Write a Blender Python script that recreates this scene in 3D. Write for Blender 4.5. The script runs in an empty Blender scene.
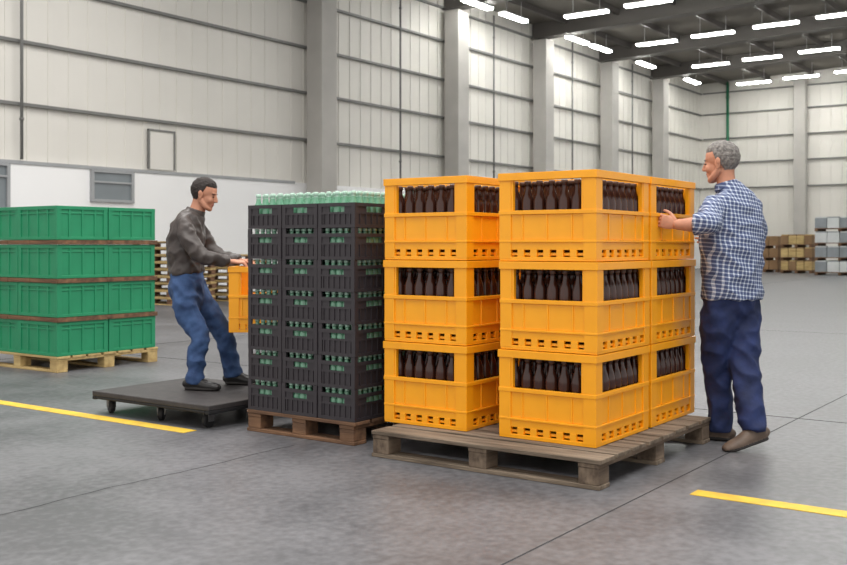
import bpy, bmesh, math, random
from mathutils import Vector, Matrix, noise
random.seed(7)
sc = bpy.context.scene
sc.view_settings.view_transform = 'Standard'
COL = sc.collection

# ------------------------------------------------------------------ materials
def lin(c):
    return tuple(((v/255)/12.92 if v/255 <= 0.04045 else (((v/255)+0.055)/1.055)**2.4) for v in c)

def mat(name, rgb, rough=0.6, var=0.12, scale=6.0, bump=0.0, bscale=40.0, stretch=(1,1,1),
        metallic=0.0, coat=0.0, rgb2=None, spec=0.5):
    m = bpy.data.materials.new(name); m.use_nodes = True
    nt = m.node_tree; N = nt.nodes; L = nt.links
    b = N['Principled BSDF']
    c = lin(rgb)
    c2 = lin(rgb2) if rgb2 else tuple(x*(1-var*2) for x in c)
    c1 = c if rgb2 else tuple(min(1, x*(1+var)) for x in c)
    tc = N.new('ShaderNodeTexCoord'); mp = N.new('ShaderNodeMapping')
    mp.inputs['Scale'].default_value = stretch
    L.new(tc.outputs['Object'], mp.inputs['Vector'])
    nz = N.new('ShaderNodeTexNoise'); nz.inputs['Scale'].default_value = scale
    nz.inputs['Detail'].default_value = 5
    L.new(mp.outputs[0], nz.inputs['Vector'])
    cr = N.new('ShaderNodeValToRGB')
    cr.color_ramp.elements[0].position = 0.3; cr.color_ramp.elements[1].position = 0.7
    cr.color_ramp.elements[0].color = (*c2, 1); cr.color_ramp.elements[1].color = (*c1, 1)
    L.new(nz.outputs['Fac'], cr.inputs['Fac']); L.new(cr.outputs['Color'], b.inputs['Base Color'])
    b.inputs['Roughness'].default_value = rough
    b.inputs['Metallic'].default_value = metallic
    b.inputs['Coat Weight'].default_value = coat
    b.inputs['Specular IOR Level'].default_value = spec
    if bump > 0:
        n2 = N.new('ShaderNodeTexNoise'); n2.inputs['Scale'].default_value = bscale
        n2.inputs['Detail'].default_value = 4
        L.new(mp.outputs[0], n2.inputs['Vector'])
        bp = N.new('ShaderNodeBump'); bp.inputs['Strength'].default_value = bump
        bp.inputs['Distance'].default_value = 0.02
        L.new(n2.outputs['Fac'], bp.inputs['Height']); L.new(bp.outputs[0], b.inputs['Normal'])
    return m

def emis(name, rgb, s):
    m = bpy.data.materials.new(name); m.use_nodes = True
    b = m.node_tree.nodes['Principled BSDF']
    b.inputs['Base Color'].default_value = (*lin(rgb), 1)
    b.inputs['Emission Color'].default_value = (*lin(rgb), 1)
    b.inputs['Emission Strength'].default_value = s
    return m

M = {}
M['orange'] = mat('orange_plastic', (255,170,20), 0.34, 0.03, 8)
M['brown'] = mat('brown_glass', (62,32,22), 0.14, 0.1, 8, spec=0.5)
M['capbrown'] = mat('bottle_cap', (84,58,46), 0.35, 0.1, 8)
M['dark'] = mat('dark_plastic', (52,47,51), 0.5, 0.08, 8)
M['greenglass'] = mat('green_glass', (116,170,140), 0.15, 0.1, 8, coat=0.3)
M['greencap'] = mat('green_cap', (186,218,200), 0.35, 0.05, 8)
M['green'] = mat('green_plastic', (32,140,96), 0.5, 0.05, 5)
M['wood'] = mat('pallet_wood', (142,126,108), 0.85, 0, 3, bump=0.4, bscale=30, stretch=(8,0.7,6), rgb2=(80,68,56))
M['wood_x'] = mat('pallet_wood_cross', (132,114,96), 0.85, 0, 3, bump=0.4, bscale=30, stretch=(0.7,8,6), rgb2=(76,62,50))
M['wood_d'] = mat('dark_pallet_wood', (138,102,74), 0.85, 0, 3, bump=0.3, bscale=30, stretch=(6,0.7,6), rgb2=(80,58,44))
M['wood_y'] = mat('light_pallet_wood', (208,182,126), 0.8, 0, 3, bump=0.2, bscale=30, stretch=(6,0.7,6), rgb2=(165,138,90))
M['wall'] = mat('wall_panel', (222,219,212), 0.6, 0.03, 0.5)
M['wallwhite'] = mat('white_wall', (244,244,244), 0.6, 0.01, 0.6)
M['column'] = mat('concrete_column', (180,177,172), 0.8, 0.05, 1.2, bump=0.1)
M['girt'] = mat('steel_girt', (118,118,116), 0.5, 0.05, 3)
M['ceil'] = mat('ceiling_sheet', (112,107,100), 0.8, 0.06, 0.8)
M['beam'] = mat('roof_beam', (92,88,84), 0.6, 0.05, 1)
M['glass'] = mat('window_glass', (120,128,132), 0.1, 0.05, 2)
M['frame'] = mat('grey_frame', (160,162,164), 0.5, 0.04, 2)
M['pipegreen'] = mat('green_pipe', (40,110,80), 0.5, 0.04, 2)
M['lamp'] = emis('lamp_tube', (255,255,250), 45)
M['housing'] = mat('lamp_housing', (200,200,200), 0.5, 0.03, 2)
M['yellow'] = mat('yellow_paint', (228,190,50), 0.6, 0, 9, rgb2=(196,160,56))
M['joint'] = mat('joint_fill', (58,58,60), 0.9, 0.1, 9)
M['rubber'] = mat('black_rubber', (28,28,30), 0.7, 0.1, 9)
M['steel'] = mat('caster_steel', (120,120,122), 0.4, 0.05, 9, metallic=0.7)
M['deck'] = mat('cart_deck', (62,58,58), 0.6, 0.15, 12, bump=0.15)
M['greybox'] = mat('grey_box', (140,146,150), 0.7, 0.06, 3)
M['whitebox'] = mat('white_box', (205,208,208), 0.7, 0.04, 3)
M['brownbox'] = mat('brown_box', (142,112,80), 0.8, 0.08, 3)
M['skin'] = mat('skin', (198,142,116), 0.6, 0.06, 20, spec=0.3)
M['lips'] = mat('lips', (168,104,90), 0.6, 0.03, 20)
M['eye'] = mat('eye', (40,30,26), 0.2, 0.03, 20)
M['hair_d'] = mat('dark_hair', (44,34,30), 0.7, 0.2, 90, bump=0.6, bscale=150)
M['hair_g'] = mat('grey_hair', (150,145,140), 0.7, 0, 60, bump=0.6, bscale=150, rgb2=(84,80,78))
M['jacket'] = mat('dark_jacket', (72,64,61), 0.5, 0.12, 12, bump=0.25, bscale=14)
M['jeans'] = mat('blue_jeans', (68,98,144), 0.8, 0, 9, bump=0.25, bscale=16, rgb2=(34,56,96))
M['navy'] = mat('navy_trousers', (34,50,98), 0.8, 0, 9, bump=0.25, bscale=14, rgb2=(18,29,62))
M['blackshoe'] = mat('black_shoe', (34,32,32), 0.4, 0.1, 9)
M['brownshoe'] = mat('brown_shoe', (104,88,76), 0.6, 0.15, 20)
M['sole'] = mat('shoe_sole', (40,36,34), 0.7, 0.1, 20)
M['belt'] = mat('belt', (40,30,26), 0.5, 0.1, 20)

def floor_mat():
    m = bpy.data.materials.new('concrete_floor'); m.use_nodes = True
    nt = m.node_tree; N = nt.nodes; L = nt.links; b = N['Principled BSDF']
    tc = N.new('ShaderNodeTexCoord')
    n1 = N.new('ShaderNodeTexNoise'); n1.inputs['Scale'].default_value = 0.9; n1.inputs['Detail'].default_value = 9; n1.inputs['Roughness'].default_value = 0.62
    n2 = N.new('ShaderNodeTexNoise'); n2.inputs['Scale'].default_value = 22; n2.inputs['Detail'].default_value = 8
    L.new(tc.outputs['Object'], n1.inputs['Vector']); L.new(tc.outputs['Object'], n2.inputs['Vector'])
    mx = N.new('ShaderNodeMath'); mx.operation = 'MULTIPLY_ADD'; mx.inputs[1].default_value = 0.4
    L.new(n2.outputs['Fac'], mx.inputs[0])
    m2 = N.new('ShaderNodeMath'); m2.operation = 'MULTIPLY'; m2.inputs[1].default_value = 0.6
    L.new(n1.outputs['Fac'], m2.inputs[0]); L.new(m2.outputs[0], mx.inputs[2])
    cr = N.new('ShaderNodeValToRGB')
    cr.color_ramp.elements[0].position = 0.40; cr.color_ramp.elements[0].color = (*lin((80,80,83)), 1)
    cr.color_ramp.elements[1].position = 0.60; cr.color_ramp.elements[1].color = (*lin((112,112,115)), 1)
    L.new(mx.outputs[0], cr.inputs['Fac']); L.new(cr.outputs['Color'], b.inputs['Base Color'])
    rr = N.new('ShaderNodeMapRange'); rr.inputs['To Min'].default_value = 0.32; rr.inputs['To Max'].default_value = 0.55
    L.new(n1.outputs['Fac'], rr.inputs['Value']); L.new(rr.outputs[0], b.inputs['Roughness'])
    bp = N.new('ShaderNodeBump'); bp.inputs['Strength'].default_value = 0.08; bp.inputs['Distance'].default_value = 0.01
    L.new(n2.outputs['Fac'], bp.inputs['Height']); L.new(bp.outputs[0], b.inputs['Normal'])
    return m
M['floor'] = floor_mat()

def check_mat():
    m = bpy.data.materials.new('checked_shirt'); m.use_nodes = True
    nt = m.node_tree; N = nt.nodes; L = nt.links; b = N['Principled BSDF']
    tc = N.new('ShaderNodeTexCoord')
    def stripe(vec, period):
        d = N.new('ShaderNodeVectorMath'); d.operation = 'DOT_PRODUCT'; d.inputs[1].default_value = vec
        L.new(tc.outputs['Object'], d.inputs[0])
        a = N.new('ShaderNodeMath'); a.operation = 'DIVIDE'; a.inputs[1].default_value = period
        L.new(d.outputs['Value'], a.inputs[0])
        f = N.new('ShaderNodeMath'); f.operation = 'FRACT'; L.new(a.outputs[0], f.inputs[0])
        g = N.new('ShaderNodeMath'); g.operation = 'LESS_THAN'; g.inputs[1].default_value = 0.68
        L.new(f.outputs[0], g.inputs[0]); return g
    s1 = stripe((0.12, 0.0, 1), 0.024); s2 = stripe((0.85, 0.5, -0.1), 0.024)
    ad = N.new('ShaderNodeMath'); ad.operation = 'ADD'
    L.new(s1.outputs[0], ad.inputs[0]); L.new(s2.outputs[0], ad.inputs[1])
    hf = N.new('ShaderNodeMath'); hf.operation = 'MULTIPLY'; hf.inputs[1].default_value = 0.5
    L.new(ad.outputs[0], hf.inputs[0])
    cr = N.new('ShaderNodeValToRGB'); cr.color_ramp.interpolation = 'CONSTANT'
    e = cr.color_ramp.elements
    e[0].position = 0; e[0].color = (*lin((206,212,222)), 1)
    e[1].position = 0.4; e[1].color = (*lin((136,147,172)), 1)
    e2 = e.new(0.9); e2.color = (*lin((64,76,112)), 1)
    L.new(hf.outputs[0], cr.inputs['Fac']); L.new(cr.outputs['Color'], b.inputs['Base Color'])
    b.inputs['Roughness'].default_value = 0.85
    return m
M['check'] = check_mat()

# ------------------------------------------------------------------ mesh helpers
def link(o, parent=None):
    COL.objects.link(o)
    if parent: o.parent = parent
    return o

def add_box(bm, x0,x1,y0,y1,z0,z1, mi=0):
    v = [bm.verts.new(p) for p in ((x0,y0,z0),(x1,y0,z0),(x1,y1,z0),(x0,y1,z0),(x0,y0,z1),(x1,y0,z1),(x1,y1,z1),(x0,y1,z1))]
    for f in ((0,3,2,1),(4,5,6,7),(0,1,5,4),(1,2,6,5),(2,3,7,6),(3,0,4,7)):
        fc = bm.faces.new([v[i] for i in f]); fc.material_index = mi

def bm_mesh(bm, name, mats, smooth=False):
    me = bpy.data.meshes.new(name)
    bmesh.ops.recalc_face_normals(bm, faces=bm.faces)
    bm.to_mesh(me); bm.free()
    for m in mats: me.materials.append(M[m])
    if smooth:
        for p in me.polygons: p.use_smooth = True
    return me

def boxes_mesh(name, boxes, mats):
    bm = bmesh.new()
    for b in boxes: add_box(bm, *b)
    return bm_mesh(bm, name, mats)

def obj(name, me, loc=(0,0,0), rot=0, parent=None, bevel=0):
    o = bpy.data.objects.new(name, me); o.location = loc; o.rotation_euler = (0,0,rot)
    link(o, parent)
    if bevel:
        md = o.modifiers.new('bevel', 'BEVEL'); md.width = bevel; md.segments = 2; md.limit_method = 'ANGLE'
    return o

def revolve(bm, prof, cx, cy, cz, seg=12, mi=0, mi_top=None, top_from=None):
    rings = []
    for r, z in prof:
        rings.append([bm.verts.new((cx+r*math.cos(2*math.pi*i/seg), cy+r*math.sin(2*math.pi*i/seg), cz+z)) for i in range(seg)])
    for k in range(len(rings)-1):
        for i in range(seg):
            f = bm.faces.new((rings[k][i], rings[k][(i+1)%seg], rings[k+1][(i+1)%seg], rings[k+1][i]))
            f.smooth = True
            f.material_index = mi_top if (mi_top is not None and k >= top_from) else mi
    f = bm.faces.new(rings[-1]); f.material_index = mi_top if mi_top is not None else mi
    f = bm.faces.new(rings[0][::-1]); f.material_index = mi

def side_map(side, LX, LY, t0,t1,n0,n1,z0,z1, mi=0):
    Ln = LY if side < 2 else LX
    e = 0.0012 if side < 2 else 0.0021       # keep end faces off the neighbouring side's plane
    t0 = max(t0, n0+e); t1 = min(t1, Ln-n0-e)
    if side >= 2: z0 += 0.0004; z1 -= 0.0004
    if side == 0: return (n0,n1,t0,t1,z0,z1,mi)
    if side == 1: return (LX-n1,LX-n0,t0,t1,z0,z1,mi)
    if side == 2: return (t0,t1,n0,n1,z0,z1,mi)
    return (t0,t1,LY-n1,LY-n0,z0,z1,mi)

# ------------------------------------------------------------------ room
WY = 19.0; WX = 51.5
EAVE = 9.47
def roofz(y): return EAVE + 0.03*(WY-y)

obj('floor', boxes_mesh('floor', [(-8, WX+0.3, -16, WY+0.3, -0.2, 0)], ['floor']))
bx = [(-4, WX, WY, WY+0.3, 0, EAVE+0.1, 0)]
x = -4.0
while x < WX:
    bx.append((x, x+0.05, WY-0.02, WY, 2.9, EAVE+0.05, 0)); x += 0.5
obj('wall_left', boxes_mesh('wall_left', bx, ['wall']))
bm = bmesh.new(); add_box(bm, WX, WX+0.3, -16, WY+0.3, 0, EAVE+0.1, 0)
for v in bm.verts:
    if v.co.z > 1: v.co.z = roofz(v.co.y)+0.05
y = -16
while y < WY:
    add_box(bm, WX-0.02, WX, y, y+0.05, 2.4, EAVE, 0); y += 0.5
obj('wall_back', bm_mesh(bm, 'wall_back', ['wall']))
obj('trim_1', boxes_mesh('trim_1', [(-4, 20.5, WY-0.14, WY-0.001, 0, 2.9, 0), (-4,20.5,WY-0.17,WY-0.141,2.86,2.93,1),(20.501, WX, WY-0.08, WY-0.001, 0, 2.9, 0)], ['wallwhite','frame']))
obj('trim_2', boxes_mesh('trim_2', [(WX-0.08, WX-0.001, -16, WY-0.2, 0, 2.4, 0)], ['wall']))
def window(name, x0, x1, z0, z1):
    yf = WY-0.22; yb = WY-0.141
    bx = [(x0,x1,yf,yb,z1-0.05,z1,0),(x0,x1,yf,yb,z0,z0+0.06,0),(x0+0.001,x0+0.07,yf+0.001,yb,z0+0.001,z1-0.001,0),(x1-0.07,x1-0.001,yf+0.001,yb,z0+0.001,z1-0.001,0),
          (x0+0.05,x1-0.05,WY-0.17,WY-0.145,z0+0.05,z1-0.04,1),(x0+0.002,x1-0.002,yf+0.002,WY-0.17,z1-0.28,z1-0.24,0)]
    obj(name, boxes_mesh(name, bx, ['frame','glass']))
window('window_1', 13.95, 15.1, 2.15, 2.85)
window('window_2', 11.2, 12.0, 1.9, 2.85)
d0, d1 = WY-0.10, WY-0.045
obj('door_1', boxes_mesh('door_1', [(15.64,16.36,d0+0.03,d1,2.97,3.86,1),(15.6,15.64,d0,d1,2.97,3.9,0),(16.36,16.4,d0,d1,2.97,3.9,0),(15.6,16.4,d0-0.002,d1,3.86,3.9,0)], ['girt','wall']))
for i, cx in enumerate((21.25, 27.95, 33.85, 39.6, 45.1)):
    obj('column' if i == 0 else 'column.%03d' % i, boxes_mesh('column', [(cx-0.32,cx+0.32,WY-0.75,WY-0.2,0,EAVE-0.6,0),(cx-0.40,cx+0.40,WY-0.8,WY-0.2,0,0.4,0)], ['column']), bevel=0.02)
obj('column.005', boxes_mesh('column_b', [(WX-0.6,WX-0.2,13.55,14.1,0,roofz(14)-0.3,0),(WX-0.66,WX-0.2,13.45,14.2,0,0.4,0)], ['column']), bevel=0.02)
n = 3
for z in (4.10, 5.39, 6.64, 7.91, 9.0):
    obj('trim_%d' % n, boxes_mesh('girt', [(-4, WX, WY-0.12, WY-0.03, z-0.032, z+0.032, 0)], ['girt'])); n += 1
    obj('trim_%d' % n, boxes_mesh('girt', [(WX-0.12, WX-0.03, -16, WY-0.2, z-0.032, z+0.032, 0)], ['girt'])); n += 1
def pipe(name, x, y, z0, z1, r, m):
    bm = bmesh.new(); revolve(bm, [(r,0),(r,z1-z0)], x, y, z0, 10)
    for zz in (z0+0.8, z1-0.8): revolve(bm, [(r*1.5,0),(r*1.5,0.05)], x, y, zz, 10)
    obj(name, bm_mesh(bm, name, [m]))
for i, (px, z0) in enumerate(((12.25,2.95),(25.2,2.95),(30.7,2.95),(36.7,2.95),(42.5,2.95))):
    pipe('downpipe' if i == 0 else 'downpipe.%03d' % i, px, WY-0.22, z0, EAVE-0.2, 0.032, 'girt')
pipe('drain_pipe', WX-0.28, 17.45, 0, EAVE, 0.07, 'pipegreen')
pipe('drain_pipe.001', WX-0.28, 11.6, 0, EAVE, 0.05, 'girt')

def slope_box(bm, x0,x1,y0,y1,o0,o1,mi=0):
    v = []
    for o in (o0,o1):
        for (x,y) in ((x0,y0),(x1,y0),(x1,y1),(x0,y1)):
            v.append(bm.verts.new((x,y,roofz(y)+o)))
    for f in ((0,3,2,1),(4,5,6,7),(0,1,5,4),(1,2,6,5),(2,3,7,6),(3,0,4,7)):
        bm.faces.new([v[i] for i in f]).material_index = mi
bm = bmesh.new(); slope_box(bm, -4, WX+0.3, -16, WY+0.3, 0.06, 0.25)
obj('ceiling', bm_mesh(bm, 'ceiling', ['ceil']))
for i, cx in enumerate((15.0, 21.25, 27.95, 33.85, 39.6, 45.1)):
    bm = bmesh.new(); slope_box(bm, cx-0.12, cx+0.12, -16, WY-0.05, -0.5, 0.05)
    slope_box(bm, cx-0.24, cx+0.24, -16, WY-0.05, -0.54, -0.5)
    obj('roof_beam' if i == 0 else 'roof_beam.%03d' % i, bm_mesh(bm, 'roof_beam', ['beam']))
bm = bmesh.new()
y = -14.0
while y < 18.5:
    slope_box(bm, -4, WX, y, y+0.1, -0.16, 0.05); y += 2.1
obj('roof_purlins', bm_mesh(bm, 'roof_purlins', ['beam']))
def lamp_mesh(along):
    bm = bmesh.new(); h = 0.8
    def bb(a0,a1,b0,b1,z0,z1,mi):
        if along == 'y': add_box(bm, b0,b1,a0,a1,z0,z1,mi)
        else: add_box(bm, a0,a1,b0,b1,z0,z1,mi)
    bb(-h,h,-0.13,0.13,0,0.05,1); bb(-h+0.02,h-0.02,-0.11,0.11,-0.06,0,0)
    bb(-0.5,-0.48,-0.01,0.01,0.05,0.6,1); bb(0.48,0.5,-0.01,0.01,0.05,0.6,1)
    return bm_mesh(bm, 'ceiling_lamp', ['lamp','housing'])
ly = lamp_mesh('y'); lx = lamp_mesh('x'); cnt = 0
for X in (25.6, 31.1, 37.1, 43.0, 48.9):
    for Y in (15.4, 13.2, 10.9, 8.7, 6.5, 4.3, 2.1):
        obj('ceiling_lamp' if cnt == 0 else 'ceiling_lamp.%03d' % cnt, ly, (X, Y, roofz(Y)-0.6)); cnt += 1
for X in (27.6, 29.9, 34.6, 36.6, 41.0, 46.4):
    obj('ceiling_lamp.%03d' % cnt, lx, (X, 17.5, roofz(17.5)-0.6)); cnt += 1

obj('floor_marking_line', boxes_mesh('fm', [(4.42,4.53,5.02,14.0,0.0,0.003,0)], ['yellow']))
obj('floor_marking_line.001', boxes_mesh('fm', [(4.74,4.85,-4.0,1.80,0.0,0.003,0)], ['yellow']))
obj('floor_joint', boxes_mesh('fj', [(-4,WX,1.975,1.982,0,0.0015,0)], ['joint']))
obj('floor_joint.001', boxes_mesh('fj', [(7.25,7.262,-12,WY-0.2,0,0.0015,0)], ['joint']))
obj('floor_joint.002', boxes_mesh('fj', [(-4,WX,9.8,9.81,0,0.0015,0)], ['joint']))
obj('floor_joint.003', boxes_mesh('fj', [(14.5,14.51,-12,WY-0.2,0,0.0015,0)], ['joint']))
bm = bmesh.new(); prev = None
for i in range(60):
    x = 1.0+i*0.06; yy = 4.17+0.05*noise.noise(Vector((x*1.7,0,0)))+0.02*noise.noise(Vector((x*7,3,0)))
    a = bm.verts.new((x,yy,0.0015)); b = bm.verts.new((x,yy+0.006,0.0015))
    if prev: bm.faces.new((prev[0],a,b,prev[1]))
    prev = (a,b)
obj('floor_crack', bm_mesh(bm, 'floor_crack', ['joint']))

# ------------------------------------------------------------------ pallets
def pallet_mesh(LX, LY, H=0.15, mats=('wood','wood_x'), nb=8):
    bm = bmesh.new()
    t = 0.022; rnd = random.Random(3)
    bw = LX/nb*0.86; gap = (LX-bw*nb)/(nb-1)
    for i in range(nb):
        j = rnd.uniform(-0.006,0.006)
        add_box(bm, i*(bw+gap), i*(bw+gap)+bw, j, LY+j, H-t, H+rnd.uniform(-0.002,0), 0)
    for k in range(3):
        y0 = k*(LY-0.13)/2
        add_box(bm, 0.004, LX-0.004, y0+0.008, y0+0.122, H-2*t-0.001, H-t-0.001, 1)
        for i in range(3):
            x0 = i*(LX-0.13)/2
            add_box(bm, x0+0.006, x0+0.126, y0+0.010, y0+0.120, t+0.001, H-2*t-0.002, 1)
    for i in range(3):
        x0 = i*(LX-0.13)/2
        add_box(bm, x0+0.002, x0+0.12, 0.003, LY-0.003, 0.0005, t, 0)
    return bm_mesh(bm, 'pallet', mats)
obj('wooden_pallet', pallet_mesh(1.55, 1.42), (4.55, 2.18, 0), bevel=0.003)
obj('wooden_pallet.001', pallet_mesh(1.2, 0.9, 0.14, ('wood_d','wood_d'), 7), (4.72, 3.86, 0), bevel=0.003)
obj('wooden_pallet.002', pallet_mesh(1.2, 1.3, 0.15, ('wood_y','wood_y'), 7), (5.80, 8.33, 0), bevel=0.003)

# ------------------------------------------------------------------ orange crates
def orange_crate(LX, LY, H=0.478):
    bx = []
    s = H/0.48
    for side in range(4):
        Ln = LY if side < 2 else LX
        def A(t0,t1,n0,n1,z0,z1): bx.append(side_map(side, LX, LY, t0,t1,n0,n1,z0*s,z1*s))
        A(0.0,Ln,0.0,0.032,0.438,0.4795)             # top rail
        A(0.0,Ln,0.003,0.030,0.252,0.274)            # sill
        A(0.06,Ln-0.06,0.014,0.028,0.112,0.252)      # panel
        A(0.0,Ln,0.004,0.030,0.100,0.112)            # ledge
        A(0.0,0.080,0.006,0.034,0.012,0.4385)        # corner posts
        A(Ln-0.080,Ln,0.006,0.034,0.012,0.4385)
        A(0.080,0.092,0.0095,0.034,0.274,0.438); A(Ln-0.092,Ln-0.080,0.0095,0.034,0.274,0.438)
        A(0.05,Ln-0.05,0.011,0.030,0.060,0.1005)     # lower band
        A(0.0,Ln,0.007,0.030,0.0,0.022)              # base rim
        nr = 6
        for i in range(1,nr):
            c = 0.06+(Ln-0.12)*i/nr
            A(c-0.020,c+0.020,0.009,0.028,0.0215,0.0605)
        for i in range(1,4):
            c = Ln*i/4
            A(c-0.005,c+0.005,0.0085,0.016,0.112,0.252)
    bx.append((0.02,LX-0.02,0.02,LY-0.02,0.03*s,0.045*s,0))
    for i in range(1,4):
        bx.append((LX*i/4-0.002,LX*i/4+0.002,0.031,LY-0.031,0.045*s,0.22*s,0))
        bx.append((0.031,LX-0.031,LY*i/4-0.002,LY*i/4+0.002,0.0455*s,0.219*s,0))
    return boxes_mesh('crate', bx, ['orange'])

def bottles(LX, LY, nx, ny, z0, prof, mats, top_from, seg=14, m=0.036):
    bm = bmesh.new(); dx = (LX-2*m)/nx; dy = (LY-2*m)/ny
    for i in range(nx):
        for j in range(ny):
            revolve(bm, prof, m+dx*(i+0.5)+random.uniform(-.002,.002), m+dy*(j+0.5)+random.uniform(-.002,.002), z0, seg, 0, 1, top_from)
    return bm_mesh(bm, 'bottles', mats)
PB = [(0.030,0),(0.0355,0.006),(0.0355,0.268),(0.0335,0.288),(0.026,0.312),(0.0180,0.333),(0.0155,0.352),(0.0150,0.366),(0.0185,0.368),(0.0185,0.384),(0.015,0.388)]
CX = 0.695
cm = orange_crate(CX, 0.595); bmsh = bottles(CX, 0.595, 8, 7, 0.047, PB, ['brown','capbrown'], 7, m=0.034)
cnt = 0
for (y0, xo) in ((2.318, 0.0), (3.125, 0.015)):
    for ix in range(2):
        for tier in range(3):
            jx = random.uniform(-0.006,0.006); jy = random.uniform(-0.005,0.005)
            o = obj('beverage_crate' if cnt == 0 else 'beverage_crate.%03d' % cnt, cm,
                    (4.80+xo+ix*0.722+jx, y0+jy, 0.151+tier*0.4815), bevel=0.003)
            obj('bottles_%d' % cnt, bmsh, (0,0,0), parent=o); cnt += 1

# ------------------------------------------------------------------ dark crates with green bottles
def dark_crate(LX, LY, H=0.16, P=0.194, posts=True):
    bx = []
    for side in range(4):
        Ln = LY if side < 2 else LX
        def A(t0,t1,n0,n1,z0,z1): bx.append(side_map(side, LX, LY, t0,t1,n0,n1,z0,z1))
        A(0,Ln,0,0.016,H-0.022,H)
        A(0,Ln,0.001,0.015,0,0.02)
        A(0.012,Ln-0.012,0.008,0.013,0.02,H-0.06)
        A(0.0,Ln,0.002,0.015,H-0.068,H-0.056)
        top = P-0.001 if posts else H-0.002
        A(0.0,0.03,0.0005,0.014,0.001,top); A(Ln-0.03,Ln,0.0005,0.014,0.001,top)
        A(0.012,Ln*0.3,0.006,0.013,H-0.06,H-0.02); A(Ln*0.7,Ln-0.012,0.006,0.013,H-0.06,H-0.02)
        nn = 7
        for i in range(1,nn):
            c = Ln*i/nn; A(c-0.004,c+0.004,0.0015,0.01,0.01,H-0.06)
    bx.append((0.01,LX-0.01,0.01,LY-0.01,0.001,0.01,0))
    return boxes_mesh('dark_crate', bx, ['dark'])
PG = [(0.024,0),(0.027,0.005),(0.027,0.105),(0.024,0.122),(0.0155,0.142),(0.0125,0.158),(0.0125,0.165),(0.0150,0.166),(0.0150,0.179),(0.012,0.181)]
PGt = [(0.024,0),(0.027,0.005),(0.027,0.120),(0.024,0.140),(0.0165,0.160),(0.0140,0.180),(0.0140,0.190),(0.0165,0.192),(0.0165,0.209),(0.013,0.212)]
dm = dark_crate(0.393, 0.294); dmt = dark_crate(0.393, 0.294, 0.15, 0.15, False)
gm = bottles(0.393,0.294,7,5,0.011,PG,['greenglass','greencap'],6, 10, 0.018)
gmt = bottles(0.393,0.294,6,4,0.011,PGt,['greenglass','greencap'],5, 12, 0.018)
stack = bpy.data.objects.new('bottle_crate_stack', None); stack.location = (4.725, 3.86, 0.141); link(stack)
c = 0
for t in range(7):
    for i in range(3):
        for j in range(3):
            loc = (i*0.397+random.uniform(-.003,.003), j*0.298+random.uniform(-.002,.002), t*0.194)
            obj('crate_%d' % c, dmt if t == 6 else dm, loc, parent=stack)
            obj('bottles_g_%d' % c, gmt if t == 6 else gm, loc, parent=stack); c += 1

# ------------------------------------------------------------------ green crates
def green_crate(LX, LY, H=0.322):
    bx = []
    for side in range(4):
        Ln = LY if side < 2 else LX
        def A(t0,t1,n0,n1,z0,z1): bx.append(side_map(side, LX, LY, t0,t1,n0,n1,z0,z1))
        A(0,Ln,0,0.03,H-0.035,H); A(0,Ln,0.004,0.026,H-0.075,H-0.06)
        A(0.004,Ln-0.004,0.012,0.022,0.01,H-0.03)
        A(0,Ln,0.002,0.028,0,0.03)
        A(0,0.05,0.001,0.026,0.001,H-0.03); A(Ln-0.05,Ln,0.001,0.026,0.001,H-0.03)
        for i in range(1,4):
            cc = Ln*i/4; A(cc-0.012,cc+0.012,0.003,0.014,0.02,H-0.03)
    bx.append((0.01,LX-0.01,0.01,LY-0.01,0.002,0.02,0))
    return boxes_mesh('green_crate', bx, ['green'])
grm = green_crate(0.575, 0.635); cnt = 0
for t in range(4):
    z = 0.151+t*0.366
    for i in range(2):
        for j in range(2):
            obj('green_storage_crate' if cnt == 0 else 'green_storage_crate.%03d' % cnt, grm,
                (5.81+i*0.58+random.uniform(-.004,.004), 8.335+j*0.64+random.uniform(-.004,.004), z), bevel=0.003); cnt += 1
    if t < 3:
        bx = [(-0.015, 1.17, y0, y0+0.09, 0, 0.040, 0) for y0 in (-0.015, 0.42, 0.79, 1.18)] + [(x0,x0+0.09,-0.018,1.28,0.002,0.038,0) for x0 in (-0.01,0.55,1.07)]
        obj('wooden_spacer' if t == 0 else 'wooden_spacer.%03d' % t, boxes_mesh('spacer', bx, ['wood_d']), (5.81, 8.335, z+0.3235))

# ------------------------------------------------------------------ background stock
pm = pallet_mesh(1.2, 1.2, 0.14, ('wood_y','wood_d'), 6)
e = bpy.data.objects.new('pallet_stack', None); e.location = (13.6, 15.8, 0); link(e)
for i in range(9): obj('pallet_%d' % i, pm, (random.uniform(-.02,.02), random.uniform(-.02,.02), i*0.142), parent=e)
e = bpy.data.objects.new('pallet_stack.001', None); e.location = (15.3, 15.9, 0); link(e)
for i in range(7): obj('pallet_b%d' % i, pm, (random.uniform(-.02,.02), random.uniform(-.02,.02), i*0.142), parent=e)
def box_load(name, loc, LX, LY, tiers, h, mats, nx=3, ny=3, rows=False):
    bm = bmesh.new(); rnd = random.Random(len(name)+tiers)
    dx = LX/nx; dy = LY/ny; z = 0.0
    for q in range(tiers):
        if q == 0 or rows:
            for k in range(3): add_box(bm, 0.01, LX-0.01, k*(LY-0.12)/2, k*(LY-0.12)/2+0.12, z, z+0.10, 0)
            add_box(bm, 0, LX, 0, LY, z+0.10, z+0.13, 0); z += 0.131
        for i in range(nx):
            for j in range(ny):
                g = 0.012; m = 1 if rnd.random() < 0.6 else 2
                add_box(bm, i*dx+g, (i+1)*dx-g, j*dy+g, (j+1)*dy-g, z, z+h-0.05, m)
                add_box(bm, i*dx+0.03, (i+1)*dx-0.03, j*dy+0.03, (j+1)*dy-0.03, z+h-0.05, z+h-0.002, 3-m)
        z += h
    obj(name, bm_mesh(bm, name, ['wood_d']+mats), loc, bevel=0.006)
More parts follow.
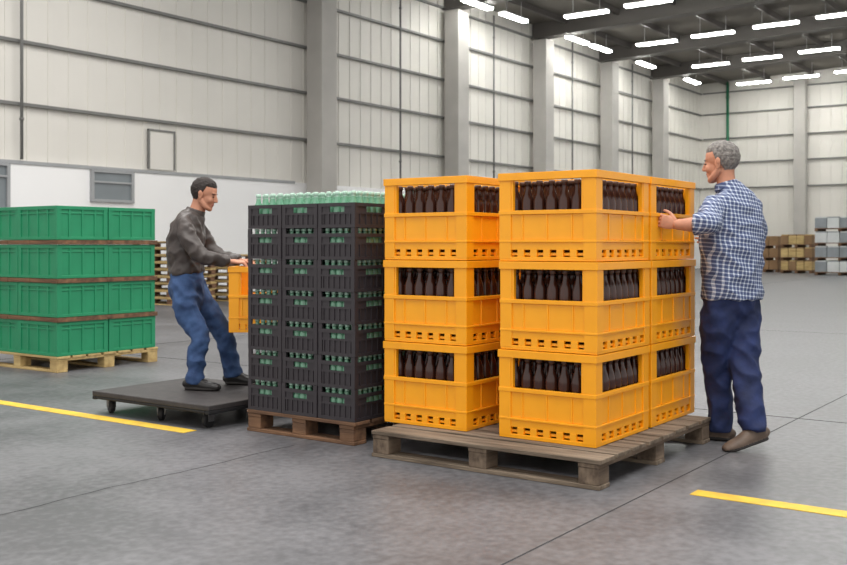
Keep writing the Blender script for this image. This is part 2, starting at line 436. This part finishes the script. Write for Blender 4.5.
box_load('boxed_pallet_load', (42.3, 9.0, 0), 1.3, 1.9, 4, 0.45, ['greybox','whitebox'], 2, 4, True)
box_load('boxed_pallet_load.001', (43.5, 6.5, 0), 1.3, 1.9, 4, 0.45, ['greybox','whitebox'], 2, 4, True)
box_load('boxed_pallet_load.002', (44.6, 11.6, 0), 1.3, 1.3, 3, 0.42, ['brownbox','wood_y'], 2, 4, True)
box_load('boxed_pallet_load.003', (45.6, 13.3, 0), 1.2, 1.2, 3, 0.4, ['brownbox','brownbox'], 2, 3, True)
box_load('boxed_pallet_load.004', (45.4, 15.0, 0), 1.2, 1.2, 2, 0.42, ['brownbox','greybox'], 2, 2)

# ------------------------------------------------------------------ platform cart
cart = bpy.data.objects.new('platform_cart', None); cart.location = (4.57, 4.95, 0); link(cart)
obj('deck', boxes_mesh('deck', [(0,0.95,0,1.2,0.125,0.16,0),(0.0,0.95,0,0.04,0.10,0.125,1),(0,0.95,1.16,1.2,0.10,0.125,1),(0,0.04,0.04,1.16,0.105,0.125,1),(0.91,0.95,0.04,1.16,0.105,0.125,1)], ['deck','rubber']), parent=cart, bevel=0.006)
def caster():
    bm = bmesh.new(); rings = []
    seg = 20
    for (r, yy) in ((0.016,-0.018),(0.042,-0.018),(0.048,-0.012),(0.048,0.012),(0.042,0.018),(0.016,0.018)):
        rings.append([bm.verts.new((r*math.cos(2*math.pi*i/seg), yy, 0.048+r*math.sin(2*math.pi*i/seg))) for i in range(seg)])
    for k in range(len(rings)-1):
        for i in range(seg): bm.faces.new((rings[k][i], rings[k][(i+1)%seg], rings[k+1][(i+1)%seg], rings[k+1][i]))
    bm.faces.new(rings[0]); bm.faces.new(rings[-1])
    add_box(bm, -0.02,0.03,-0.027,-0.021,0.04,0.105,1); add_box(bm, -0.02,0.03,0.021,0.027,0.04,0.105,1)
    add_box(bm, -0.04,0.045,-0.035,0.035,0.10,0.1245,1)
    add_box(bm, -0.006,0.006,-0.03,0.03,0.042,0.054,1)
    return bm_mesh(bm, 'caster', ['rubber','steel'])
cs = caster(); q = 0
for xx in (0.09, 0.84):
    for yy in (0.10, 0.56, 1.10):
        obj('caster_%d' % q, cs, (xx, yy, 0), rot=0.6*q, parent=cart); q += 1

# ------------------------------------------------------------------ people
def cr_interp(P, sub):
    out = []; n = len(P)
    for i in range(n-1):
        p0 = P[max(i-1,0)]; p1 = P[i]; p2 = P[i+1]; p3 = P[min(i+2,n-1)]
        for s in range(sub):
            t = s/sub
            out.append([0.5*((2*b)+(-a+c)*t+(2*a-5*b+4*c-d)*t*t+(-a+3*b-3*c+d)*t**3) for a,b,c,d in zip(p0,p1,p2,p3)])
    out.append(list(P[-1])); return out

def tube(bm, pts, rad, side=None, seg=20, sub=5, cap=(True,True)):
    P = []
    for p, r in zip(pts, rad):
        if not isinstance(r, (tuple,list)): r = (r, r)
        P.append([*p, *r])
    S = cr_interp(P, sub)
    C = [Vector(s[:3]) for s in S]; R = [(max(s[3],0.002), max(s[4],0.002)) for s in S]
    n = len(C); T = []
    for i in range(n):
        t = C[min(i+1,n-1)]-C[max(i-1,0)]; T.append(t.normalized())
    rings = []
    ref = Vector(side) if side is not None else None
    if ref is None:
        ref = Vector((0,0,1)) if abs(T[0].z) < 0.8 else Vector((1,0,0))
        ref = T[0].cross(ref)
    def ring(c, t, ru, rv):
        u = (ref-t*ref.dot(t)).normalized(); v = t.cross(u)
        return [bm.verts.new(c+u*ru*math.cos(2*math.pi*k/seg)+v*rv*math.sin(2*math.pi*k/seg)) for k in range(seg)]
    rr = min(R[0])
    if cap[0]:
        rings.append(ring(C[0]-T[0]*rr*0.87, T[0], R[0][0]*0.5, R[0][1]*0.5)); rings.append(ring(C[0]-T[0]*rr*0.5, T[0], R[0][0]*0.87, R[0][1]*0.87))
    for i in range(n): rings.append(ring(C[i], T[i], *R[i]))
    rr = min(R[-1])
    if cap[1]:
        rings.append(ring(C[-1]+T[-1]*rr*0.5, T[-1], R[-1][0]*0.87, R[-1][1]*0.87)); rings.append(ring(C[-1]+T[-1]*rr*0.87, T[-1], R[-1][0]*0.5, R[-1][1]*0.5))
    for k in range(len(rings)-1):
        for i in range(seg): bm.faces.new((rings[k][i], rings[k][(i+1)%seg], rings[k+1][(i+1)%seg], rings[k+1][i]))
    bm.faces.new(rings[0][::-1]); bm.faces.new(rings[-1])

def ell(bm, c, r, mtx=None):
    res = bmesh.ops.create_uvsphere(bm, u_segments=20, v_segments=12, radius=1)
    for v in res['verts']:
        p = Vector((v.co.x*r[0], v.co.y*r[1], v.co.z*r[2]))+Vector(c)
        v.co = mtx @ p if mtx else p

def remesh(bm, voxel, smooth=4, wr=0.0, wscale=9.0):
    bmesh.ops.recalc_face_normals(bm, faces=bm.faces)
    me = bpy.data.meshes.new('tmp'); bm.to_mesh(me); bm.free()
    o = bpy.data.objects.new('tmp', me); COL.objects.link(o)
    r = o.modifiers.new('r','REMESH'); r.mode = 'VOXEL'; r.voxel_size = voxel
    if smooth:
        s = o.modifiers.new('s','SMOOTH'); s.iterations = smooth; s.factor = 0.5
    dg = bpy.context.evaluated_depsgraph_get(); dg.update()
    m2 = bpy.data.meshes.new_from_object(o.evaluated_get(dg))
    bpy.data.objects.remove(o); bpy.data.meshes.remove(me)
    if wr:
        ns = [v.normal.copy() for v in m2.vertices]
        for v, nn in zip(m2.vertices, ns):
            p = v.co
            zz = p.z + 0.35*p.x + 0.25*p.y
            q = Vector((p.x*wscale, p.y*wscale, zz*wscale*1.1))
            q2 = Vector((p.x*wscale*1.8+5, p.y*wscale*1.8, (p.z-0.5*p.x)*wscale*2.4))
            w = 1-abs(noise.noise(q))*2.4
            v.co = p + nn*wr*(w*0.9+0.45*noise.noise(q2)-0.5)
    return m2

class Fig:
    def __init__(s, name, mats, loc):
        s.bm = bmesh.new(); s.mats = mats; s.name = name; s.loc = loc
    def add(s, me, fn):
        for p in me.polygons:
            p.material_index = s.mats.index(fn(p.center) if callable(fn) else fn); p.use_smooth = True
        s.bm.from_mesh(me); bpy.data.meshes.remove(me)
    def done(s, rot):
        me = bpy.data.meshes.new(s.name); s.bm.to_mesh(me); s.bm.free()
        for m in s.mats: me.materials.append(M[m])
        o = bpy.data.objects.new(s.name, me); o.location = s.loc; o.rotation_euler = (0,0,rot)
        link(o); return o

def head(fig, c, yaw_dir, pitch, hair, neck_base, s=1.0):
    f = Vector((yaw_dir[0], yaw_dir[1], 0)).normalized(); l = Vector((-f.y, f.x, 0)); u = Vector((0,0,1))
    B = Matrix((f, l, u)).transposed()
    mt = (Matrix.Translation(Vector(c)) @ (B @ Matrix.Rotation(pitch, 3, 'Y')).to_4x4()) @ Matrix.Scale(s, 4)
    inv = mt.inverted()
    bm = bmesh.new()
    ell(bm, (-0.012,0,0.030), (0.096,0.076,0.090), mt)
    ell(bm, (0.028,0,-0.022), (0.062,0.060,0.078), mt)
    tube(bm, [mt@Vector((0.004,0.052,-0.05)), mt@Vector((0.045,0.040,-0.083)), mt@Vector((0.070,0.0,-0.095)), mt@Vector((0.045,-0.040,-0.083)), mt@Vector((0.004,-0.052,-0.05))], [0.020*s,0.018*s,0.018*s,0.018*s,0.020*s], sub=4, seg=12)
    ell(bm, (0.042,0,-0.068), (0.045,0.040,0.034), mt)
    ell(bm, (0.070,0,0.026), (0.015,0.045,0.011), mt)
    for sy in (-1,1):
        ell(bm, (0.060,sy*0.034,-0.028), (0.024,0.022,0.026), mt)
    tube(bm, [mt@Vector((0.080,0,0.018)), mt@Vector((0.093,0,-0.006)), mt@Vector((0.103,0,-0.026))], [0.009*s,0.0105*s,0.0115*s], sub=3, seg=10)
    ell(bm, (0.093,0,-0.030), (0.014,0.016,0.008), mt)
    ell(bm, (0.082,0,-0.056), (0.009,0.022,0.006), mt)
    ell(bm, (0.080,0,-0.067), (0.009,0.019,0.006), mt)
    tube(bm, [mt@Vector((-0.025,0,-0.01)), mt@Vector((-0.018,0,-0.085)), Vector(neck_base)], [(0.055,0.056),(0.052,0.054),(0.062,0.062)], sub=4)
    me = remesh(bm, 0.0035, 4)
    def hd(q):
        x, y, z = q
        if x > 0.02: line = 0.066 - 0.10*max(0, abs(y)-0.03)
        elif x > 0: line = -0.004+(x/0.02)*0.066
        elif x > -0.012: line = -0.004
        elif x > -0.03: line = -0.004-(-0.012-x)*2.6
        else: line = -0.052
        return z-line
    def is_hair(p):
        q = inv @ p
        return q.length < 0.17 and q.z > -0.06 and hd(q) > 0
    for v in me.vertices:
        q = inv @ v.co
        if q.length < 0.17 and q.z > -0.07:
            k = max(0, min(1, hd(q)/0.02))
            if k > 0:
                d = (q-Vector((-0.01,0,0.02))).normalized()
                v.co = mt @ (q + d*k*(0.008+0.0035*noise.noise(q*60)))
    def fn(p):
        q = inv @ p
        if is_hair(p): return hair
        if q.x > 0.081 and abs(q.y) < 0.022 and -0.070 < q.z < -0.054: return 'lips'
        return 'skin'
    fig.add(me, fn)
    for sy in (-1,1):
        bm = bmesh.new()
        ell(bm, (-0.004,sy*0.078,-0.010), (0.017,0.008,0.029), mt)
        ell(bm, (-0.010,sy*0.085,0.004), (0.014,0.006,0.020), mt)
        ell(bm, (0.0,sy*0.077,-0.034), (0.009,0.007,0.010), mt)
        fig.add(remesh(bm, 0.003, 2), 'skin')
        bm = bmesh.new(); ell(bm, (0.079,sy*0.031,0.000), (0.008,0.012,0.004), mt)
        fig.add(remesh(bm, 0.002, 1), 'eye')
        bm = bmesh.new(); tube(bm, [mt@Vector((0.084,sy*0.014,0.020)), mt@Vector((0.083,sy*0.032,0.025)), mt@Vector((0.071,sy*0.047,0.020))], [0.003*s]*3, seg=8, sub=3)
        fig.add(remesh(bm, 0.002, 1), hair)

def hand(fig, wrist, d, n, thumb, curl=0.5, s=1.0):
    d = Vector(d).normalized(); n = Vector(n); n = (n-d*n.dot(d)).normalized(); w = d.cross(n).normalized()
    if w.dot(Vector(thumb)) < 0: w = -w
    W = Vector(wrist); bm = bmesh.new()
    tube(bm, [W-d*0.03*s, W+d*0.01*s, W+d*0.05*s, W+d*0.085*s], [(0.024*s,0.020*s),(0.029*s,0.017*s),(0.040*s,0.015*s),(0.040*s,0.012*s)], side=w, sub=4)
    for k, (off, ln) in enumerate(((0.030,0.072),(0.010,0.080),(-0.010,0.074),(-0.029,0.058))):
        p = W+d*0.078*s+w*off*s; ang = 0.15; pts = [p-d*0.02*s, p]
        for seg in (0.45,0.32,0.25):
            ang += curl*(1.0+0.1*k)
            p = p + (d*math.cos(ang)+n*math.sin(ang))*ln*seg*s + w*off*0.08*s
            pts.append(p)
        tube(bm, pts, [0.0095*s,0.0098*s,0.009*s,0.0082*s,0.0068*s], seg=10, sub=3)
    p = W+d*0.022*s+w*0.026*s; pts = [W+d*0.01*s+w*0.012*s, p]
    for seg, a in ((0.034,0.75),(0.028,0.45),(0.022,0.2)):
        p = p + (d*math.cos(a)+w*math.sin(a)+n*0.35*(0.5+curl)).normalized()*seg*s; pts.append(p)
    tube(bm, pts, [0.014*s,0.0135*s,0.0115*s,0.010*s,0.0075*s], seg=10, sub=3)
    fig.add(remesh(bm, 0.003, 2), 'skin')

def shoe(fig, ankle, d, m, pitch=0.0, zmin=0.0, s=1.0):
    d = Vector((d[0], d[1], 0)).normalized(); l = Vector((-d.y,d.x,0)); u = Vector((0,0,1))
    B = Matrix((d,l,u)).transposed() @ Matrix.Rotation(pitch,3,'Y')
    T = Matrix.Translation(Vector(ankle)) @ B.to_4x4() @ Matrix.Translation((0,0,-0.085*s))
    inv = T.inverted()
    bm = bmesh.new()
    sec = [(-0.062,0.045,0.030,0.030),(-0.045,0.048,0.048,0.038),(0.0,0.052,0.055,0.040),(0.05,0.045,0.046,0.042),(0.10,0.034,0.036,0.047),(0.15,0.030,0.030,0.047),(0.185,0.026,0.024,0.036)]
    tube(bm, [T@Vector((a*s,0,z*s)) for a,z,h,w in sec], [(w*s,h*s) for a,z,h,w in sec], side=l, sub=4)
    tube(bm, [T@Vector((0,0,0.05*s)), T@Vector((-0.005*s,0,0.115*s))], [0.040*s,0.044*s], sub=3, cap=(True,False))
    tube(bm, [T@Vector((a*s,0,0.012*s)) for a in (-0.055,0,0.06,0.13,0.18)], [(0.034*s,0.014*s),(0.042*s,0.014*s),(0.043*s,0.014*s),(0.05*s,0.014*s),(0.038*s,0.013*s)], side=l, sub=3)
    me = remesh(bm, 0.005, 2)
    for v in me.vertices:
        if v.co.z < zmin+0.002: v.co.z = zmin+0.002
    fig.add(me, lambda p: 'sole' if (inv@p).z < 0.022*s else m)

V = Vector
def worker_a(loc, rot):
    F1 = Fig('warehouse_worker', ['skin','lips','eye','hair_d','jacket','jeans','blackshoe','sole','belt','whitebox'], loc)
    side = (0,1,0)
    bm = bmesh.new()
    tube(bm, [(-0.095,0,1.03),(-0.098,0,0.95),(-0.090,0,0.87),(-0.07,0,0.80)], [(0.150,0.110),(0.168,0.124),(0.172,0.128),(0.13,0.10)], side=side)
    for L_ in ([(-0.095,-0.088,0.90),(-0.070,-0.098,0.72),(0.015,-0.11,0.555),(0.005,-0.12,0.40),(-0.015,-0.125,0.205)],
               [(-0.070,0.088,0.90),(0.02,0.10,0.73),(0.130,0.12,0.575),(0.175,0.145,0.42),(0.215,0.165,0.225)]):
        tube(bm, L_, [0.100,0.093,0.074,0.068,0.066], cap=(True,False))
    F1.add(remesh(bm, 0.009, 5, wr=0.014, wscale=9), 'jeans')
    bm = bmesh.new(); tube(bm, [(-0.094,0,1.035),(-0.094,0,1.00)], [(0.158,0.115),(0.160,0.117)], side=side, cap=(False,False), sub=2)
    F1.add(remesh(bm, 0.006, 1), 'belt')
    bm = bmesh.new()
    tube(bm, [(-0.093,0,0.985),(-0.104,0,1.08),(-0.106,0,1.20),(-0.088,0,1.31),(-0.066,0,1.375),(-0.044,0,1.42),(-0.030,0,1.445)],
         [(0.170,0.124),(0.170,0.126),(0.182,0.134),(0.196,0.124),(0.178,0.104),(0.115,0.082),(0.070,0.068)], side=side, cap=(False,False))
    for A_ in ([(-0.070,-0.150,1.345),(-0.04,-0.200,1.25),(0.055,-0.220,1.125),(0.15,-0.205,1.10),(0.245,-0.165,1.085)],
               [(-0.070,0.150,1.345),(-0.02,0.210,1.25),(0.07,0.235,1.13),(0.16,0.225,1.10),(0.255,0.195,1.085)]):
        tube(bm, A_, [0.066,0.064,0.057,0.050,0.042], cap=(True,False))
    F1.add(remesh(bm, 0.008, 8, wr=0.012, wscale=10), 'jacket')
    bm = bmesh.new(); tube(bm, [(-0.040,0,1.425),(-0.028,0,1.462)], [(0.076,0.074),(0.068,0.070)], side=side, cap=(False,False), sub=2)
    F1.add(remesh(bm, 0.005, 1), 'jacket')
    head(F1, (0.034,-0.0,1.570), (1,-0.10), 0.30, 'hair_d', (-0.036,0,1.41), s=0.98)
    hand(F1, (0.262,-0.163,1.082), (1,0.25,-0.05), (0,0.25,-1), (0,1,0.3), 0.45, 0.95)
    hand(F1, (0.272,0.193,1.082), (1,-0.25,-0.05), (0,-0.25,-1), (0,-1,0.3), 0.45, 0.95)
    shoe(F1, (-0.015,-0.125,0.245), (1,-0.25), 'blackshoe', zmin=0.16, s=1.0)
    shoe(F1, (0.22,0.165,0.245), (1,-0.15), 'blackshoe', zmin=0.16, s=1.0)
    return F1.done(rot)

def worker_b(loc, rot):
    F2 = Fig('warehouse_worker.001', ['skin','lips','eye','hair_g','check','navy','brownshoe','sole'], loc)
    ls = (-0.85,-0.53,0)
    bm = bmesh.new()
    tube(bm, [(0.030,-0.0,0.97),(0.030,-0.0,0.90),(0.030,-0.0,0.82),(0.03,0,0.76)], [(0.175,0.12),(0.190,0.136),(0.190,0.136),(0.14,0.10)], side=ls)
    for L_ in ([(-0.055,-0.055,0.86),(-0.062,-0.02,0.67),(-0.045,0.045,0.47),(-0.025,0.06,0.30),(-0.015,0.08,0.065)],
               [(0.105,0.055,0.86),(0.105,0.0,0.67),(0.090,-0.06,0.475),(0.09,-0.14,0.31),(0.090,-0.225,0.10)]):
        tube(bm, L_, [0.110,0.104,0.090,0.082,0.076], cap=(True,False))
    F2.add(remesh(bm, 0.009, 5, wr=0.015, wscale=7.5), 'navy')
    bm = bmesh.new()
    tube(bm, [(0.035,-0.005,0.87),(0.035,-0.005,0.95),(0.035,0.0,1.10),(0.038,0.02,1.27),(0.040,0.03,1.40),(0.040,0.04,1.48),(0.03,0.045,1.53),(0.018,0.048,1.565)],
         [(0.216,0.154),(0.214,0.152),(0.216,0.156),(0.232,0.152),(0.228,0.138),(0.192,0.116),(0.120,0.088),(0.074,0.070)], side=ls, cap=(False,False))
    tube(bm, [(-0.100,-0.07,1.425),(-0.155,-0.19,1.365),(-0.195,-0.30,1.325),(-0.285,-0.295,1.32)], [0.076,0.072,0.068,0.062], cap=(True,False))
    tube(bm, [(0.185,0.12,1.425),(0.225,0.16,1.33),(0.222,0.20,1.21),(0.14,0.24,1.215)], [0.076,0.072,0.066,0.058], cap=(True,False))
    F2.add(remesh(bm, 0.008, 8, wr=0.014, wscale=7.5), 'check')
    bm = bmesh.new(); tube(bm, [(0.020,0.046,1.545),(0.010,0.050,1.585)], [(0.082,0.078),(0.070,0.068)], side=ls, cap=(False,False), sub=2)
    F2.add(remesh(bm, 0.005, 1), 'check')
    for A_ in ([(-0.21,-0.30,1.322),(-0.285,-0.292,1.318),(-0.37,-0.278,1.318)], [(0.18,0.225,1.21),(0.11,0.245,1.22),(0.035,0.262,1.235)]):
        bm = bmesh.new(); tube(bm, A_, [0.048,0.043,0.030]); F2.add(remesh(bm, 0.005, 2), 'skin')
    hand(F2, (-0.37,-0.278,1.318), (-0.9,0.25,0.25), (0.45,0.85,-0.1), (0,0,1), 0.35)
    hand(F2, (0.035,0.262,1.235), (-1,-0.05,0.15), (-0.1,1,0), (0,0,1), 0.15)
    head(F2, (-0.018,0.06,1.705), (-0.84,0.54), 0.12, 'hair_g', (0.018,0.045,1.545), s=1.06)
    shoe(F2, (-0.015,0.08,0.09), (-0.85,0.5), 'brownshoe', s=1.05)
    shoe(F2, (0.090,-0.225,0.128), (-0.97,-0.22), 'brownshoe', pitch=0.26, s=1.05)
    return F2.done(rot)
ANG = math.atan2(-0.8151, 0.5793)
worker_a((5.128, 5.645, 0), ANG)
worker_b((6.115, 2.09, 0), ANG)
hc = orange_crate(0.40, 0.38, 0.47)
R_ = V((0.5793,-0.8151,0)); F_ = V((0.8151,0.5793,0))
o = V((5.128,5.645,0)) + R_*0.235 + F_*(-0.175)
obj('beverage_crate.012', hc, (o.x,o.y,0.575), rot=ANG, bevel=0.003)

# ------------------------------------------------------------------ light
w = bpy.data.worlds.new('world'); sc.world = w; w.use_nodes = True
w.node_tree.nodes['Background'].inputs['Color'].default_value = (1.0,0.98,0.95,1)
w.node_tree.nodes['Background'].inputs['Strength'].default_value = 1.12
def area(name, loc, sx, sy, e, rot=(0,0,0)):
    l = bpy.data.lights.new(name, 'AREA'); l.shape = 'RECTANGLE'; l.size = sx; l.size_y = sy; l.energy = e
    l.color = (1,0.98,0.95)
    o = bpy.data.objects.new(name, l); o.location = loc; o.rotation_euler = rot; link(o)
area('overhead_fill', (2.5, 0, 9.3), 7, 5, 1000)  # added fill lights under the closed ceiling, kept out of view; no roof openings
area('overhead_fill.001', (5, 8, 9.0), 8, 4, 800)
area('overhead_fill.002', (11, 13, 9.0), 7, 5, 550)
area('overhead_fill.003', (12, 2, 9.3), 8, 6, 750)

# ------------------------------------------------------------------ camera
cd = bpy.data.cameras.new('camera'); cd.sensor_width = 36; cd.lens = 1021/847*36
cd.shift_y = -37.5/847
co = bpy.data.objects.new('camera', cd); co.location = (0,0,1.2)
co.rotation_euler = (math.pi/2, 0, math.atan2(0.5793,0.8151)-math.pi/2); link(co)
cd.dof.use_dof = True; cd.dof.focus_distance = 5.7; cd.dof.aperture_fstop = 5.0
sc.camera = co
